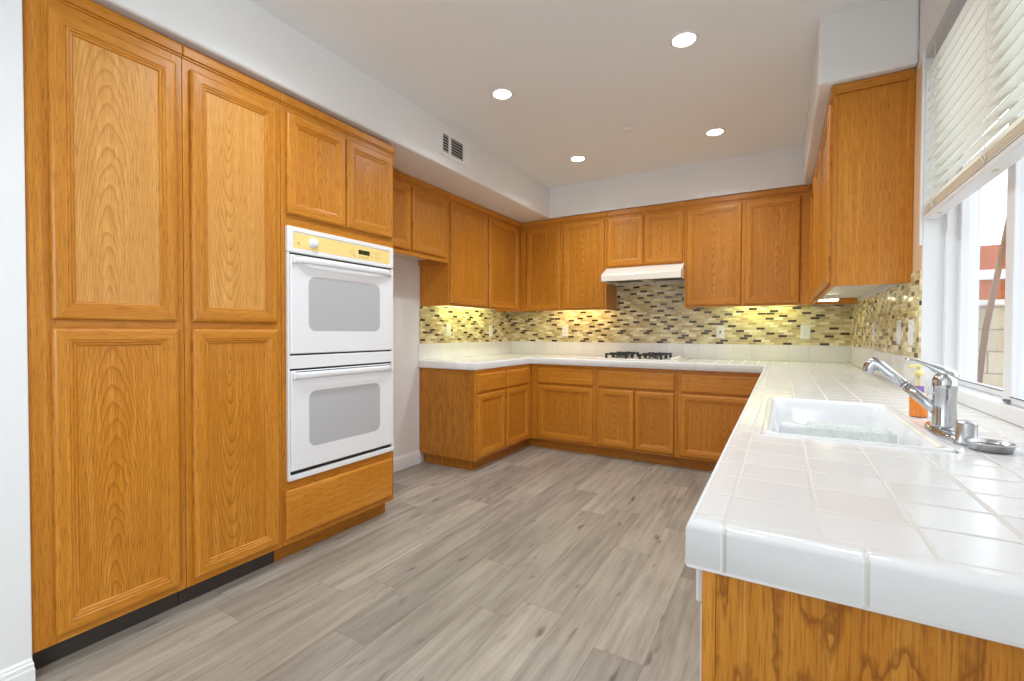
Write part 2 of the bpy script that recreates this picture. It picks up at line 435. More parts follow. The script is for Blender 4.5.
DPROF = [(0.0, 0.0005), (0.0, 0.0120), (0.003, 0.0165), (0.009, 0.0195), (0.016, 0.0203), (0.040, 0.0203), (0.0425, 0.0172), (0.0455, 0.0180),
         (0.0500, 0.0172), (0.0525, 0.0135), (0.0560, 0.0140), (0.0600, 0.0128), (0.0630, 0.0085)]
def panel_door(parent, face, a0, a1, z0, z1, label=None, pm='oak_panel'):
    mb = MB(); b = bmesh.new(); uv = b.loops.layers.uv.verify()
    R = []
    for d, n in DPROF:
        R.append([b.verts.new(P3(face, a, z, n)) for a, z in ((a0+d, z0+d), (a1-d, z0+d), (a1-d, z1-d), (a0+d, z1-d))])
    def loc(v): return (v.co.y if face[0] == 'x' else v.co.x), v.co.z
    for A, B in zip(R, R[1:]):
        for k in range(4):
            f = b.faces.new((A[k], A[(k+1) % 4], B[(k+1) % 4], B[k]))
            for l in f.loops:
                a, z = loc(l.vert)
                l[uv].uv = (z+k*3.1, a) if k in (0, 2) else (a+k*2.3, z)
    bmesh.ops.recalc_face_normals(b, faces=b.faces[:])
    # outward check
    nn = Vector((face[2], 0, 0)) if face[0] == 'x' else Vector((0, face[2], 0))
    big = max(b.faces, key=lambda f: f.calc_area())
    if sum(f.normal.dot(nn)*f.calc_area() for f in b.faces) < 0: bmesh.ops.reverse_faces(b, faces=b.faces[:])
    mb.merge(b, setuv=False)
    d = mb.build('door', M['oak'], parent)
    if label: d['label'] = label
    p = MB(); q = bmesh.new(); uv = q.loops.layers.uv.verify()
    e = 0.0628; ca, cz = (a0+a1)/2, (z0+z1)/2
    vs = [[q.verts.new(P3(face, a, z, n)) for a, z in ((a0+e, z0+e), (a1-e, z0+e), (a1-e, z1-e), (a0+e, z1-e))] for n in (0.003, 0.0086)]
    q.faces.new(vs[0]); q.faces.new(vs[1])
    for k in range(4): q.faces.new((vs[0][k], vs[0][(k+1) % 4], vs[1][(k+1) % 4], vs[1][k]))
    bmesh.ops.recalc_face_normals(q, faces=q.faces[:])
    for f in q.faces:
        for l in f.loops:
            a, z = loc(l.vert); l[uv].uv = (a-ca, z-cz)
    p.merge(q, setuv=False)
    p.build('door_panel', M[pm], d)
    return d

SPROF = [(0.0, 0.0005), (0.0, 0.0130), (0.002, 0.0160), (0.007, 0.0190), (0.013, 0.0200)]
def drawer_front(parent, face, a0, a1, z0, z1, name='drawer_front'):
    mb = MB(); b = bmesh.new(); uv = b.loops.layers.uv.verify()
    R = [[b.verts.new(P3(face, a, z, n)) for a, z in ((a0+d, z0+d), (a1-d, z0+d), (a1-d, z1-d), (a0+d, z1-d))] for d, n in SPROF]
    for A, B in zip(R, R[1:]):
        for k in range(4): b.faces.new((A[k], A[(k+1) % 4], B[(k+1) % 4], B[k]))
    b.faces.new(R[-1]); b.faces.new(R[0])
    bmesh.ops.recalc_face_normals(b, faces=b.faces[:])
    for f in b.faces:
        for l in f.loops:
            a = l.vert.co.y if face[0] == 'x' else l.vert.co.x
            l[uv].uv = (l.vert.co.z, a)
    mb.merge(b, setuv=False)
    return mb.build(name, M['oak'], parent)

def fbox(mb, face, a0, a1, z0, z1, n0, n1, bev=0.0, grain=None, mi=0):
    p, q = P3(face, a0, z0, n0), P3(face, a1, z1, n1)
    return mb.box(p.x, q.x, p.y, q.y, p.z, q.z, bev, grain=grain, mi=mi)

def face_frame(parent, face, a0, a1, z0, z1, stiles, rails, t=0.019):
    """stiles: (a0,a1), rails: (z0,z1); boards meet on the face plane"""
    mb = MB(); h = 'y' if face[0] == 'x' else 'x'
    for s0, s1 in stiles: fbox(mb, face, s0, s1, z0, z1, -t, 0, 0.0012, 'z')
    st = sorted(stiles)
    for r0, r1 in rails:
        for (p0, p1), (q0, q1) in zip(st, st[1:]):
            fbox(mb, face, p1+0.0002, q0-0.0002, r0, r1, -t, -0.0003, 0.0008, h)
    return mb.build('face_frame', M['oak'], parent)

# ------------------------------------------------------------------ dimensions (metres)
XR = 3.276; CZ = 2.652; SOZ = 2.346; CT = 0.914; CU = 0.848; UB = 1.389; BB = 0.094
WY = -2.192; WY2 = -3.46; WX = 3.345; WTOP = 2.345; WEND = -4.222

# ------------------------------------------------------------------ setting
m = MB(); m.box(-3.2, 3.45, -8.0, 0.15, -0.06, 0.0); struct(m.build('floor', M['floor']), 'grey brown wood plank floor')
m = MB(); m.box(-3.2, 3.45, -8.0, 0.15, CZ, CZ+0.08); struct(m.build('ceiling', M['ceil']), 'smooth off white ceiling')
m = MB(); m.box(-0.15, 0.0, WEND, 0.15, 0, CZ); m.box(-0.15, 0.662, WEND-0.14, WEND-0.0005, 0, CZ, 0.004)
struct(m.build('wall_left', M['wall']), 'white left wall behind fridge space and at tall cabinet end')
m = MB(); m.box(-0.15, 3.45, 0.0, 0.15, 0, CZ); struct(m.build('wall_back', M['wall']), 'white wall behind the cooktop run')
m = MB()
m.box(XR, 3.45, WY, 0.0, 0, CZ); m.box(XR, 3.45, -5.4, WY2, 0, CZ); m.box(XR, 3.45, -8.0, -7.1, 0, CZ); m.box(XR, 3.45, -7.1, -5.4, 0, 0.74); m.box(XR, 3.45, -7.1, -5.4, 2.26, CZ)  # rear opening made up for the added side fill light
m.box(XR, 3.45, WY2, WY, 0, CU-0.002); m.box(XR, 3.45, WY2, WY, WTOP, CZ)
struct(m.build('wall_right', M['wall']), 'white right wall around the sink window')
m = MB(); m.box(-3.2, 3.45, -8.0, -7.85, 0, 0.25); m.box(-3.2, 3.45, -8.0, -7.85, 2.45, CZ); m.box(-3.2, -0.6, -8.0, -7.85, 0.25, 2.45)
m.box(1.8, 3.45, -8.0, -7.85, 0.25, 2.45); m.box(-3.35, -3.2, -8.0, WEND-0.14, 0, CZ)
m.box(-3.2, -0.15, WEND-0.14, WEND, 0, CZ)
struct(m.build('wall_front', M['wall']), 'white wall of the adjoining room')
# soffits: the lowered ceiling boxes over the cabinets
m = MB(); m.box(0.0, 0.678, -4.222, 0.0, SOZ, CZ+0.02, 0.014, 4)
m.box(-0.10, 0.678, -6.2, -4.19, SOZ, CZ+0.02, 0.014, 4)
struct(m.build('trim_1', M['wall']), 'white soffit box above the left cabinets')
m = MB(); m.box(0.66, 2.92, -0.3666, 0.0, SOZ, CZ+0.02, 0.004, 2); struct(m.build('trim_2', M['wall']), 'white soffit band above the back cabinets')
m = MB(); m.box(XR-0.3695, XR, -2.073, 0.0, SOZ, CZ+0.02, 0.014, 4); struct(m.build('trim_3', M['wall']), 'white soffit box above the right cabinet')
# tan strip of wall between the right cabinet and the window, white corner bead
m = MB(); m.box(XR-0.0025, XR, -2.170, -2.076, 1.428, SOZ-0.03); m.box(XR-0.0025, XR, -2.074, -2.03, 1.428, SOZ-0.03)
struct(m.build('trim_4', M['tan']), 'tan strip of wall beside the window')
m = MB(); m.box(XR-0.010, XR, WY+0.002, WY+0.022, 1.53, WTOP-0.01, 0.003); struct(m.build('trim_5', M['white_trim']), 'thin white corner strip at window edge')

BASEPROF = [(0, 0), (0.017, 0), (0.017, 0.062), (0.0145, 0.066), (0.0145, 0.080), (0.011, 0.084), (0.010, 0.092), (0.006, 0.097), (0.004, 0.104), (0, 0.106)]
m = MB(); m.prism([(0.0+x*1.0, z*1.1) for x, z in BASEPROF], 'y', -2.571, -1.604); struct(m.build('baseboard_left', M['white_trim']), 'white baseboard in the fridge space')
m = MB()
def miter_base():
    W0, WY0 = 0.657, WEND-0.008
    b = bmesh.new(); ring1 = []; ring2 = []; ring3 = []
    for x, z in BASEPROF:
        ring1.append(b.verts.new((W0+x, WY0-0.15, z*0.95))); ring2.append(b.verts.new((W0+x, WY0+x*0.6, z*0.95))); ring3.append(b.verts.new((0.60, WY0+x*0.6, z*0.95)))
    n = len(BASEPROF)
    for A, B in ((ring1, ring2), (ring2, ring3)):
        for i in range(n-1): b.faces.new((A[i], A[i+1], B[i+1], B[i]))
    bmesh.ops.recalc_face_normals(b, faces=b.faces[:])
    return b
m.merge(miter_base()); struct(m.build('baseboard_wall_end', M['white_trim']), 'white baseboard wrapping the wall end')

# mosaic and upstand tile on the walls
m = MB('z'); T = 0.008
m.box(0, T, -1.600, -T, 1.0576, UB+0.012); struct(m.build('trim_6', M['mosaic']), 'glass mosaic backsplash on left wall')
m = MB('z'); m.box(0.0, XR-0.0, -T, 0, 1.0576, UB+0.012); m.box(1.287, 2.009, -T, 0, UB+0.012, 1.80)
struct(m.build('trim_7', M['mosaic']), 'glass mosaic backsplash behind cooktop')
m = MB('z'); m.box(XR-T, XR, WY+0.001, -T, 1.0576, UB+0.012); m.box(XR-T, XR, WY+0.001, -2.024, UB+0.012, 1.428)
struct(m.build('trim_8', M['mosaic']), 'glass mosaic backsplash on right wall')

# ------------------------------------------------------------------ tall cabinets (left)
TF = ('x', 0.645, 1)          # face plane of the tall run
def crown(parent, face, a0, a1, z0, z1, proj=0.012):
    mb = MB(); h = 'y' if face[0] == 'x' else 'x'
    fbox(mb, face, a0, a1, z0, z1, -0.019, proj, 0.004, h)
    fbox(mb, face, a0, a1, z0-0.008, z0, -0.019, proj*0.45, 0.002, h)
    return mb.build('top_trim', M['oak'], parent)

def tall_cabinet(a0, a1, d0, d1, label):
    t = thing('pantry_cabinet', (0.33, (a0+a1)/2, 0), label, 'cabinet', 'tall pantry cabinets')
    c = MB('z'); c.box(0.002, 0.645-0.0192, a0+0.0005, a1-0.0005, BB, SOZ-0.004); c.build('carcass', M['oak'], t)
    face_frame(t, TF, a0, a1, BB, 2.288, [(a0+0.0005, d0+0.012), (d1-0.012, a1-0.0005)], [(BB, 0.135), (1.155, 1.215), (2.225, 2.288)])
    crown(t, TF, a0+0.0003, a1-0.0003, 2.283, 2.322)
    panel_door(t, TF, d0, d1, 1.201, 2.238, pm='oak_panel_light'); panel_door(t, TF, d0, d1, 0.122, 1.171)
    k = MB('y'); k.box(0.05, 0.575, a0+0.001, a1-0.001, 0.0005, BB-0.0005); k.build('toe_kick', M['black_kick'], t)
    return t
tall_cabinet(-4.220, -3.7615, -4.163, -3.787, 'tall oak pantry cabinet with two stacked doors at the white wall end')
tall_cabinet(-3.7605, -3.3340, -3.735, -3.358, 'tall oak pantry cabinet with two stacked doors next to the ovens')

a0, a1 = -3.333, -2.5745
t = thing('oven_cabinet', (0.33, -2.95, 0), 'tall oak cabinet housing the white double oven', 'cabinet')
c = MB('z'); c.box(0.002, 0.6258, a0+0.0005, a0+0.016, BB, SOZ-0.004); c.box(0.002, 0.6258, a1-0.0146, a1-0.0005, BB, SOZ-0.004)
c.box(0.002, 0.6258, a0+0.0165, a1-0.0152, BB, 0.395); c.box(0.002, 0.6258, a0+0.0165, a1-0.0152, 1.705, SOZ-0.004); c.box(0.002, 0.02, a0+0.0165, a1-0.0152, 0.396, 1.704)
c.build('carcass', M['oak'], t)
face_frame(t, TF, a0, a1, BB, 2.288, [(a0+0.0005, a0+0.030), (a1-0.030, a1-0.0005)], [(BB, 0.140), (0.36, 0.428), (1.672, 1.760), (2.225, 2.288)])
s = MB('z'); fbox(s, TF, -2.960, -2.930, 1.7605, 2.2245, -0.019, -0.0002); s.build('center_stile', M['oak'], t)
crown(t, TF, a0+0.0003, a1+0.006, 2.283, 2.322)
panel_door(t, TF, -3.306, -2.953, 1.745, 2.243); panel_door(t, TF, -2.942, -2.588, 1.745, 2.243)
drawer_front(t, TF, -3.321, -2.600, 0.128, 0.369, 'drawer_front')
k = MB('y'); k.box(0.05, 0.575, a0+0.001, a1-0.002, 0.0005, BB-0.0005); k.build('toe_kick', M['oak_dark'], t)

# ------------------------------------------------------------------ double oven
OX = 0.6456
OF = ('x', OX, 1)
ov = thing('double_oven', (0.35, -2.954, 0.414), 'white built in double wall oven with yellowed control panel', 'oven')
y0, y1 = -3.310, -2.590
b = MB(); b.box(0.05, OX-0.002, y0+0.030, y1-0.030, 0.43, 1.668); b.build('oven_body', M['black'], ov)
b = MB()
fbox(b, OF, y0, y1, 0.414, 0.440, 0, 0.020, 0.003); fbox(b, OF, y0, y0+0.012, 0.440, 1.556, 0, 0.016, 0.002); fbox(b, OF, y1-0.012, y1, 0.440, 1.556, 0, 0.016, 0.002)
fbox(b, OF, y0+0.0125, y1-0.0125, 0.975, 1.041, 0, 0.020, 0.003)
b.build('oven_trim', M['enamel'], ov)
b = MB(); fbox(b, OF, y0+0.012, y1-0.012, 0.4405, 0.975, 0, 0.003); fbox(b, OF, y0+0.012, y1-0.012, 1.0415, 1.556, 0, 0.003); b.build('door_gap', M['black'], ov)
# control panel: white surround and yellowed glass
cp = MB(); b = bmesh.new()
def ring(face, a0, a1, z0, z1, n, r=0.0, k=5):
    pts = []
    if r <= 0: return [P3(face, a, z, n) for a, z in ((a0, z0), (a1, z0), (a1, z1), (a0, z1))]
    for (ca, cz, s) in ((a1-r, z0+r, -90), (a1-r, z1-r, 0), (a0+r, z1-r, 90), (a0+r, z0+r, 180)):
        for i in range(k):
            th = math.radians(s+90*i/(k-1)); pts.append(P3(face, ca+r*math.cos(th), cz+r*math.sin(th), n))
    return pts
cp.loops([ring(OF, y0, y1, 1.557, 1.686, 0.0, 0.006), ring(OF, y0, y1, 1.557, 1.686, 0.016, 0.006), ring(OF, y0+0.005, y1-0.005, 1.562, 1.681, 0.021, 0.006),
          ring(OF, y0+0.026, y1-0.026, 1.576, 1.664, 0.021, 0.012), ring(OF, y0+0.029, y1-0.029, 1.579, 1.661, 0.0165, 0.011)], smooth=False)
cpo = cp.build('control_panel', M['enamel'], ov)
g = MB(); g.loops([ring(OF, y0+0.033, y1-0.033, 1.581, 1.657, 0.0166, 0.009), ring(OF, y0+0.033, y1-0.033, 1.581, 1.657, 0.0185, 0.009)], smooth=False); go = g.build('control_glass', M['yellow'], cpo); go['label'] = 'yellowed control glass'
kb = MB(); kb.lathe([(0.026, 0.0187), (0.026, 0.023), (0.021, 0.026), (0.0195, 0.040), (0.017, 0.043), (0.004, 0.0435)], (OX, -3.166, 1.619), 'x', 28)
kb.box(OX+0.0435, OX+0.046, -3.1685, -3.1635, 1.622, 1.637, 0.001); kb.build('knob', M['enamel'], cpo)
d = MB(); d.box(OX+0.0186, OX+0.0196, -2.868, -2.785, 1.609, 1.634, 0.0006); d.build('clock_display', M['lcd'], cpo)
d = MB()
for i, yy in enumerate((-2.850, -2.835, -2.815, -2.800)):
    for zz in (1.6145, 1.6215, 1.6285): d.box(OX+0.0197, OX+0.0201, yy-0.0045, yy+0.0045, zz-0.0008, zz+0.0008)
    d.box(OX+0.0197, OX+0.0201, yy+0.0037, yy+0.0050, 1.6145, 1.6285)
d.build('clock_digits', M['lcd_seg'], cpo)
for yy, zz in [(-2.905, 1.625), (-2.905, 1.600), (-2.890, 1.594), (-2.925, 1.612), (-2.855, 1.594), (-2.835, 1.594), (-2.815, 1.594), (-2.795, 1.594),
               (-2.765, 1.628), (-2.765, 1.606), (-2.735, 1.628), (-2.735, 1.606), (-2.715, 1.628), (-2.715, 1.606)]:
    d = MB(); d.lathe([(0.0066, 0.0186), (0.0066, 0.0191), (0.005, 0.0192), (0.005, 0.0187)], (OX, yy, zz), 'x', 14, cap=False); d.build('button', M['print'], cpo)
d = MB()
d.lathe([(0.006, 0.0186), (0.006, 0.0192)], (OX, -3.250, 1.606), 'x', 14)
d.build('emblem', M['print'], cpo)
def oven_door(z0, z1, w0, w1, label):
    dm = MB(); A0, A1 = y0+0.014, y1-0.014
    dm.loops([ring(OF, A0, A1, z0, z1, 0.0035, 0.004), ring(OF, A0, A1, z0, z1, 0.018, 0.004), ring(OF, A0+0.004, A1-0.004, z0+0.004, z1-0.004, 0.022, 0.004)], smooth=False)
    do = dm.build('oven_door', M['enamel'], ov); do['label'] = label
    wm = MB('z'); wm.loops([ring(OF, -3.196, -2.709, w0, w1, 0.0215, 0.04, 8), ring(OF, -3.196, -2.709, w0, w1, 0.0226, 0.04, 8)], smooth=False)
    wm.build('oven_window', M['owin'], do)
    vs = MB(); fbox(vs, OF, y0+0.038, y1-0.022, z1-0.0085, z1-0.0045, 0.0221, 0.0228); vs.build('handle_slot', M['black'], do)
    # full width bar handle, bowed out and joined to the door at both ends
    hz = z1-0.022
    hm = MB(); prof = []
    N = 18
    for i in range(N+1):
        u = i/N; yy = y0+0.022+(y1-y0-0.044)*u
        out = 0.024 + 0.034*min(1, math.sin(math.pi*u)*2.2)**0.6 if 0 < u < 1 else 0.024
        hh = 0.016
        zc = hz-0.004
        prof.append([(OX+out-0.012, yy, zc+hh), (OX+out-0.003, yy, zc+hh+0.001), (OX+out, yy, zc+hh-0.005), (OX+out, yy, zc-hh+0.007), (OX+out-0.006, yy, zc-hh), (OX+out-0.014, yy, zc-hh+0.003)])
    hm.loops(prof)
    hm.box(OX+0.0221, OX+0.038, y0+0.020, y0+0.034, hz-0.021, hz+0.013, 0.004); hm.box(OX+0.0221, OX+0.038, y1-0.034, y1-0.020, hz-0.021, hz+0.013, 0.004)
    hm.build('handle', M['enamel'], do)
    return do
oven_door(1.050, 1.546, 1.165, 1.446, 'upper oven door'); oven_door(0.460, 0.965, 0.566, 0.855, 'lower oven door')

# ------------------------------------------------------------------ upper cabinets
def upper(name_label, face, a0, a1, zb, doors, dz0, depth, group='oak wall cabinets', side=None, stiles=None, mid=None, top=2.288, ends=(0, 0), extra_stile=True):
    ax, pl, sg = face
    ca = (a0+a1)/2
    back = pl-sg*depth
    loc = ((pl+back)/2, ca, zb) if ax == 'x' else (ca, (pl+back)/2, zb)
    t = thing('upper_cabinet', loc, name_label, 'cabinet', group)
    mb = MB('z'); wl = 0.016
    fbox(mb, face, a0+0.0005, a0+wl, zb, SOZ-0.002, -depth+0.001, -0.0192); fbox(mb, face, a1-wl, a1-0.0005, zb, SOZ-0.002, -depth+0.001, -0.0192)
    fbox(mb, face, a0+wl+0.0003, a1-wl-0.0003, zb+0.056, SOZ-0.002, -depth+0.001, -0.0192)
    mb.build('carcass', M['oak'], t)
    mb = MB('z'); fbox(mb, face, a0+wl+0.0006, a1-wl-0.0006, zb+0.045, zb+0.0555, -depth+0.002, -0.0196); mb.build('bottom_panel', M['laminate'], t)
    st = [(a0+0.0005, doors[0][0]+0.014), (doors[-1][1]-0.014, a1-0.0005)]
    for (p0, p1), (q0, q1) in zip(doors, doors[1:]): st.append((p1-0.013, q0+0.013))
    face_frame(t, face, a0, a1, zb, 2.30, st, [(zb, dz0+0.014), (2.252, 2.30)])
    crown(t, face, a0+ends[0], a1-ends[1], 2.296, SOZ-0.003, 0.010)
    for p0, p1 in doors: panel_door(t, face, p0, p1, dz0, 2.267)
    return t
UL = ('x', 0.322, 1); UBK = ('y', -0.342, -1); UR = ('x', XR-0.302, -1)
upper('short oak wall cabinet over the empty fridge space', UL, -2.5735, -1.5995, 1.745, [(-2.505, -2.078), (-2.054, -1.644)], 1.783, 0.320)
upper('oak wall cabinet with two doors hung on the left wall beside the corner', UL, -1.5985, -0.3425, UB, [(-1.582, -1.012), (-0.986, -0.404)], 1.409, 0.320)
upper('oak wall cabinet with two doors on the back wall left of the hood', UBK, 0.3226, 1.2845, UB, [(0.400, 0.793), (0.828, 1.264)], 1.406, 0.332, ends=(0.012, 0))
upper('short oak wall cabinet with two small doors above the range hood', UBK, 1.2855, 2.0095, 1.790, [(1.298, 1.640), (1.657, 1.996)], 1.803, 0.332)
upper('oak wall cabinet with two doors on the back wall right of the hood', UBK, 2.0105, 2.973, UB, [(2.030, 2.470), (2.495, 2.893)], 1.406, 0.332, ends=(0, 0.013))
rc = upper('oak wall cabinet with broad plain end panel on the right wall near the window', UR, -2.022, -0.343, UB, [(-2.004, -1.468), (-1.448, -0.925), (-0.905, -0.400)], 1.409, 0.293)
# corner fillers closing the blind corners above
e = MB('z')
e.box(XR-0.302+0.020, XR-0.009, -2.0245, -2.0222, UB+0.0005, SOZ-0.05); e.build('end_panel', M['oak'], rc)
e = MB('x'); e.box(XR-0.302-0.010, XR-0.003, -2.034, -2.0247, 2.300, SOZ-0.003, 0.003); e.build('end_trim', M['oak'], rc)
e = MB('z'); e.box(XR-0.030, XR-0.003, -2.034, -2.0247, UB, 2.2995, 0.003); e.build('scribe_strip', M['oak'], rc)

# under cabinet lights
def bar(loc, lx, ly, mat, label):
    t = thing('under_cabinet_light', loc, label, 'light', 'under cabinet lights')
    x, y, z = loc
    h = MB(); h.box(x-lx/2, x+lx/2, y-ly/2, y+ly/2, z-0.006, UB+0.0445, 0.002); h.build('housing', M['plastic'], t)
    l = MB(); k = 0.006; l.box(x-lx/2+k, x+lx/2-k, y-ly/2+k, y+ly/2-k, z-0.016, z-0.0062, 0.003); l.build('diffuser', mat, t)
    return t
zb = UB+0.0425
bar((0.13, -0.95, zb), 0.035, 0.75, M['bar_green'], 'slim light strip under the left wall cabinet')
bar((0.90, -0.13, zb), 0.60, 0.035, M['bar_warm'], 'slim warm light strip under the cabinet left of the hood')
bar((2.62, -0.13, zb), 0.50, 0.035, M['bar_green'], 'slim light strip under the cabinet right of the hood')
bar((3.06, -0.68, zb-0.02), 0.13, 0.06, M['bar_soft'], 'short bright light strip under the right wall cabinet')

# ------------------------------------------------------------------ base cabinets
BL = ('x', 0.6006, 1); BK = ('y', -0.608, -1)
def base(label, face, a0, a1, fronts, doors, depth, stiles, body_a=None):
    ax, pl, sg = face; ca = (a0+a1)/2; back = pl-sg*depth
    loc = ((pl+back)/2, ca, 0) if ax == 'x' else (ca, (pl+back)/2, 0)
    t = thing('base_cabinet', loc, label, 'cabinet', 'oak base cabinets')
    mb = MB('z'); fbox(mb, face, (body_a or (a0, a1))[0]+0.0005, (body_a or (a0, a1))[1]-0.0005, BB, CU-0.0005, -depth+0.002, -0.0192); mb.build('carcass', M['oak'], t)
    face_frame(t, face, a0, a1, BB, CU-0.0005, stiles, [(BB, 0.135), (0.630, 0.672), (0.795, CU-0.0005)])
    for p0, p1 in fronts: drawer_front(t, face, p0, p1, 0.662, 0.812)
    for p0, p1 in doors: panel_door(t, face, p0, p1, 0.116, 0.643)
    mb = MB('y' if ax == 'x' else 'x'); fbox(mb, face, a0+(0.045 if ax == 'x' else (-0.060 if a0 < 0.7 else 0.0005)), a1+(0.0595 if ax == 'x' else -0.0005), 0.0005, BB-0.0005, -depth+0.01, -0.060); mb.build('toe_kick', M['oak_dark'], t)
    return t
t = base('oak base cabinet with plain end panel facing the fridge space', BL, -1.600, -0.6085, [(-1.578, -1.146), (-1.110, -0.690)], [(-1.576, -1.146), (-1.110, -0.690)], 0.598,
     [(-1.5995, -1.562), (-1.160, -1.096), (-0.704, -0.609)])
e = MB('z'); e.box(0.003, 0.5812, -1.6035, -1.6002, BB, CU-0.001); e.build('end_panel', M['oak_ply_fine'], t)
base('oak base cabinet with one wide door in the left back corner', BK, 0.6015, 1.2775, [(0.674, 1.253)], [(0.676, 1.253)], 0.606, [(0.602, 0.690), (1.239, 1.277)])
base('oak base cabinet with false drawer front and two doors under the cooktop', BK, 1.2785, 2.0115, [(1.305, 1.985)], [(1.307, 1.640), (1.649, 1.985)], 0.606, [(1.279, 1.320), (1.630, 1.660), (1.971, 2.011)])
base('oak base cabinet with one wide door right of the cooktop', BK, 2.0125, 2.6830, [(2.038, 2.646)], [(2.038, 2.646)], 0.606, [(2.013, 2.052), (2.632, 2.6825)])
# peninsula: sink base with doors towards the room, plywood end
PF = ('x', 2.686, -1)
t = thing('sink_cabinet', (2.98, -2.3, 0), 'oak sink base cabinet whose plywood end faces the camera under the white tiles', 'cabinet')
mb = MB('z'); mb.box(2.705, 2.722, -3.425, -0.61, BB, CU-0.001); mb.box(3.255, 3.272, -4.0555, -0.01, BB, CU-0.001)
mb.box(2.705, 3.254, -4.0555, -4.030, BB, CU-0.001); mb.box(2.7225, 3.2545, -0.63, -0.01, BB, CU-0.001)
mb.build('carcass', M['oak'], t)
e = MB('z'); e.box(2.6975, XR-0.002, -4.0605, -4.0558, 0.0005, CU-0.001); e.build('end_panel', M['oak_ply'], t)
e = MB('z'); e.box(2.680, 2.6970, -4.0625, -4.030, 0.0005, CU-0.001, 0.001); e.build('corner_strip', M['oak'], t)
face_frame(t, PF, -3.42, -0.61, BB, CU-0.001, [(-3.42, -3.38), (-2.62, -2.55), (-1.72, -1.65), (-0.66, -0.6095)], [(BB, 0.135), (0.630, 0.672), (0.795, CU-0.001)])
for p0, p1 in [(-3.395, -3.005), (-2.995, -2.605), (-2.565, -1.705), (-1.665, -0.90)]:
    drawer_front(t, PF, p0, p1, 0.662, 0.812); panel_door(t, PF, p0, p1, 0.116, 0.643)
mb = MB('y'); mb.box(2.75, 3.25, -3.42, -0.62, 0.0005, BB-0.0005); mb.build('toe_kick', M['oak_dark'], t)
# dishwasher, seen edge on at the peninsula end
t = thing('dishwasher', (2.97, -3.73, 0), 'white dishwasher seen edge on under the peninsula counter end', 'dishwasher')
mb = MB(); mb.box(2.705, 3.24, -4.026, -3.43, 0.02, CU-0.006); mb.build('tub', M['enamel'], t)
mb = MB(); mb.box(2.673, 2.704, -4.0295, -3.43, 0.11, 0.775, 0.004); mb.build('door', M['enamel'], t)
mb = MB(); mb.box(2.667, 2.704, -4.0295, -3.43, 0.777, CU-0.006, 0.004); cpd = mb.build('control_panel', M['enamel'], t)
mb = MB(); mb.box(2.661, 2.6665, -3.86, -3.60, 0.795, 0.820, 0.002); mb.build('handle', M['enamel'], cpd)

# ------------------------------------------------------------------ countertop
SX0, SX1, SY0, SY1 = 2.728, 3.092, -3.44, -2.70
CXL, CYB, CXP, CYN, CYL = 0.6164, -0.646, 2.662, -4.085, -1.621
EW = 0.025
ct = thing('tile_countertop', (1.7, -0.4, CU), 'white tiled countertop running round the kitchen in a U', 'countertop')
m = MB('y')
def top(x0, x1, y0, y1):
    m.box(x0, x1, y0, y1, CU+0.0004, CT)
top(0.0005, CXL-EW, CYL+EW, CYB+EW); top(0.0005, XR-0.0005, CYB+EW, -0.0005)
xs = [CXP+EW, SX0, SX1, XR-0.0005]; 
top(xs[0], xs[3], SY1, CYB+EW); top(xs[0], xs[1], SY0, SY1); top(xs[2], xs[3], SY0, SY1); top(xs[0], xs[3], CYN+EW, SY0)
m.box(XR-0.0005, 3.330, WY2+0.001, WY-0.001, CU+0.0004, CT)
m.build('tile_top', M['ctile'], ct)
# rounded edge tiles swept round the front edge
def edge_sweep():
    path = [((0.0005, CYL), 0), ((CXL, CYL), 0), ((CXL, CYB), 0), ((CXP, CYB), 0), ((CXP, CYN), 0), ((XR-0.001, CYN), 0)]
    pts = [Vector((p[0][0], p[0][1])) for p in path]
    r = 0.012; prof = [(EW, CU)]
    prof += [(0.007+0.0, CU), (0.002, CU+0.003), (0.0, CU+0.008)]
    for i in range(7):
        th = math.radians(90*i/6); prof.append((r-r*math.cos(th), CT-r+r*math.sin(th)))
    prof += [(EW, CT)]
    mb = MB(); b = bmesh.new(); uv = b.loops.layers.uv.verify()
    ns = []
    for p, q in zip(pts, pts[1:]):
        d = (q-p).normalized(); ns.append(Vector((-d.y, d.x)))     # left of travel = inside
    rows = []
    for i, p in enumerate(pts):
        if i == 0: off = [ns[0]*d for d, z in prof]
        elif i == len(pts)-1: off = [ns[-1]*d for d, z in prof]
        else: off = [(ns[i-1]+ns[i])*d for d, z in prof]
        rows.append([b.verts.new((p.x+o.x, p.y+o.y, z)) for o, (d, z) in zip(off, prof)])
    start = [0.03, 0.05, 0.06, 0.10, 0.10, 0.098]
    for i in range(len(pts)-1):
        L = (pts[i+1]-pts[i]); dd = L.normalized()
        for k in range(len(prof)-1):
            f = b.faces.new((rows[i][k], rows[i][k+1], rows[i+1][k+1], rows[i+1][k])); f.smooth = 2 < k < 9
            for l in f.loops:
                s = (Vector((l.vert.co.x, l.vert.co.y))-pts[i]).dot(dd); l[uv].uv = (s+start[i]+1.46, l.vert.co.z)
    bmesh.ops.recalc_face_normals(b, faces=b.faces[:])
    mb.merge(b, setuv=False)
    return mb.build('edge_trim', M['ctrim'], ct)
edge_sweep()
u = MB('z'); u.box(0.0003, 0.0095, -1.621, -0.0005, CT+0.0002, 1.0574, 0.0015); u.box(0.0098, XR-0.0098, -0.0095, -0.0003, CT+0.0002, 1.0574, 0.0015)
u.box(XR-0.0095, XR-0.0003, WY+0.001, -0.0005, CT+0.0002, 1.0574, 0.0015); u.build('tile_upstand', M['utile'], ct)

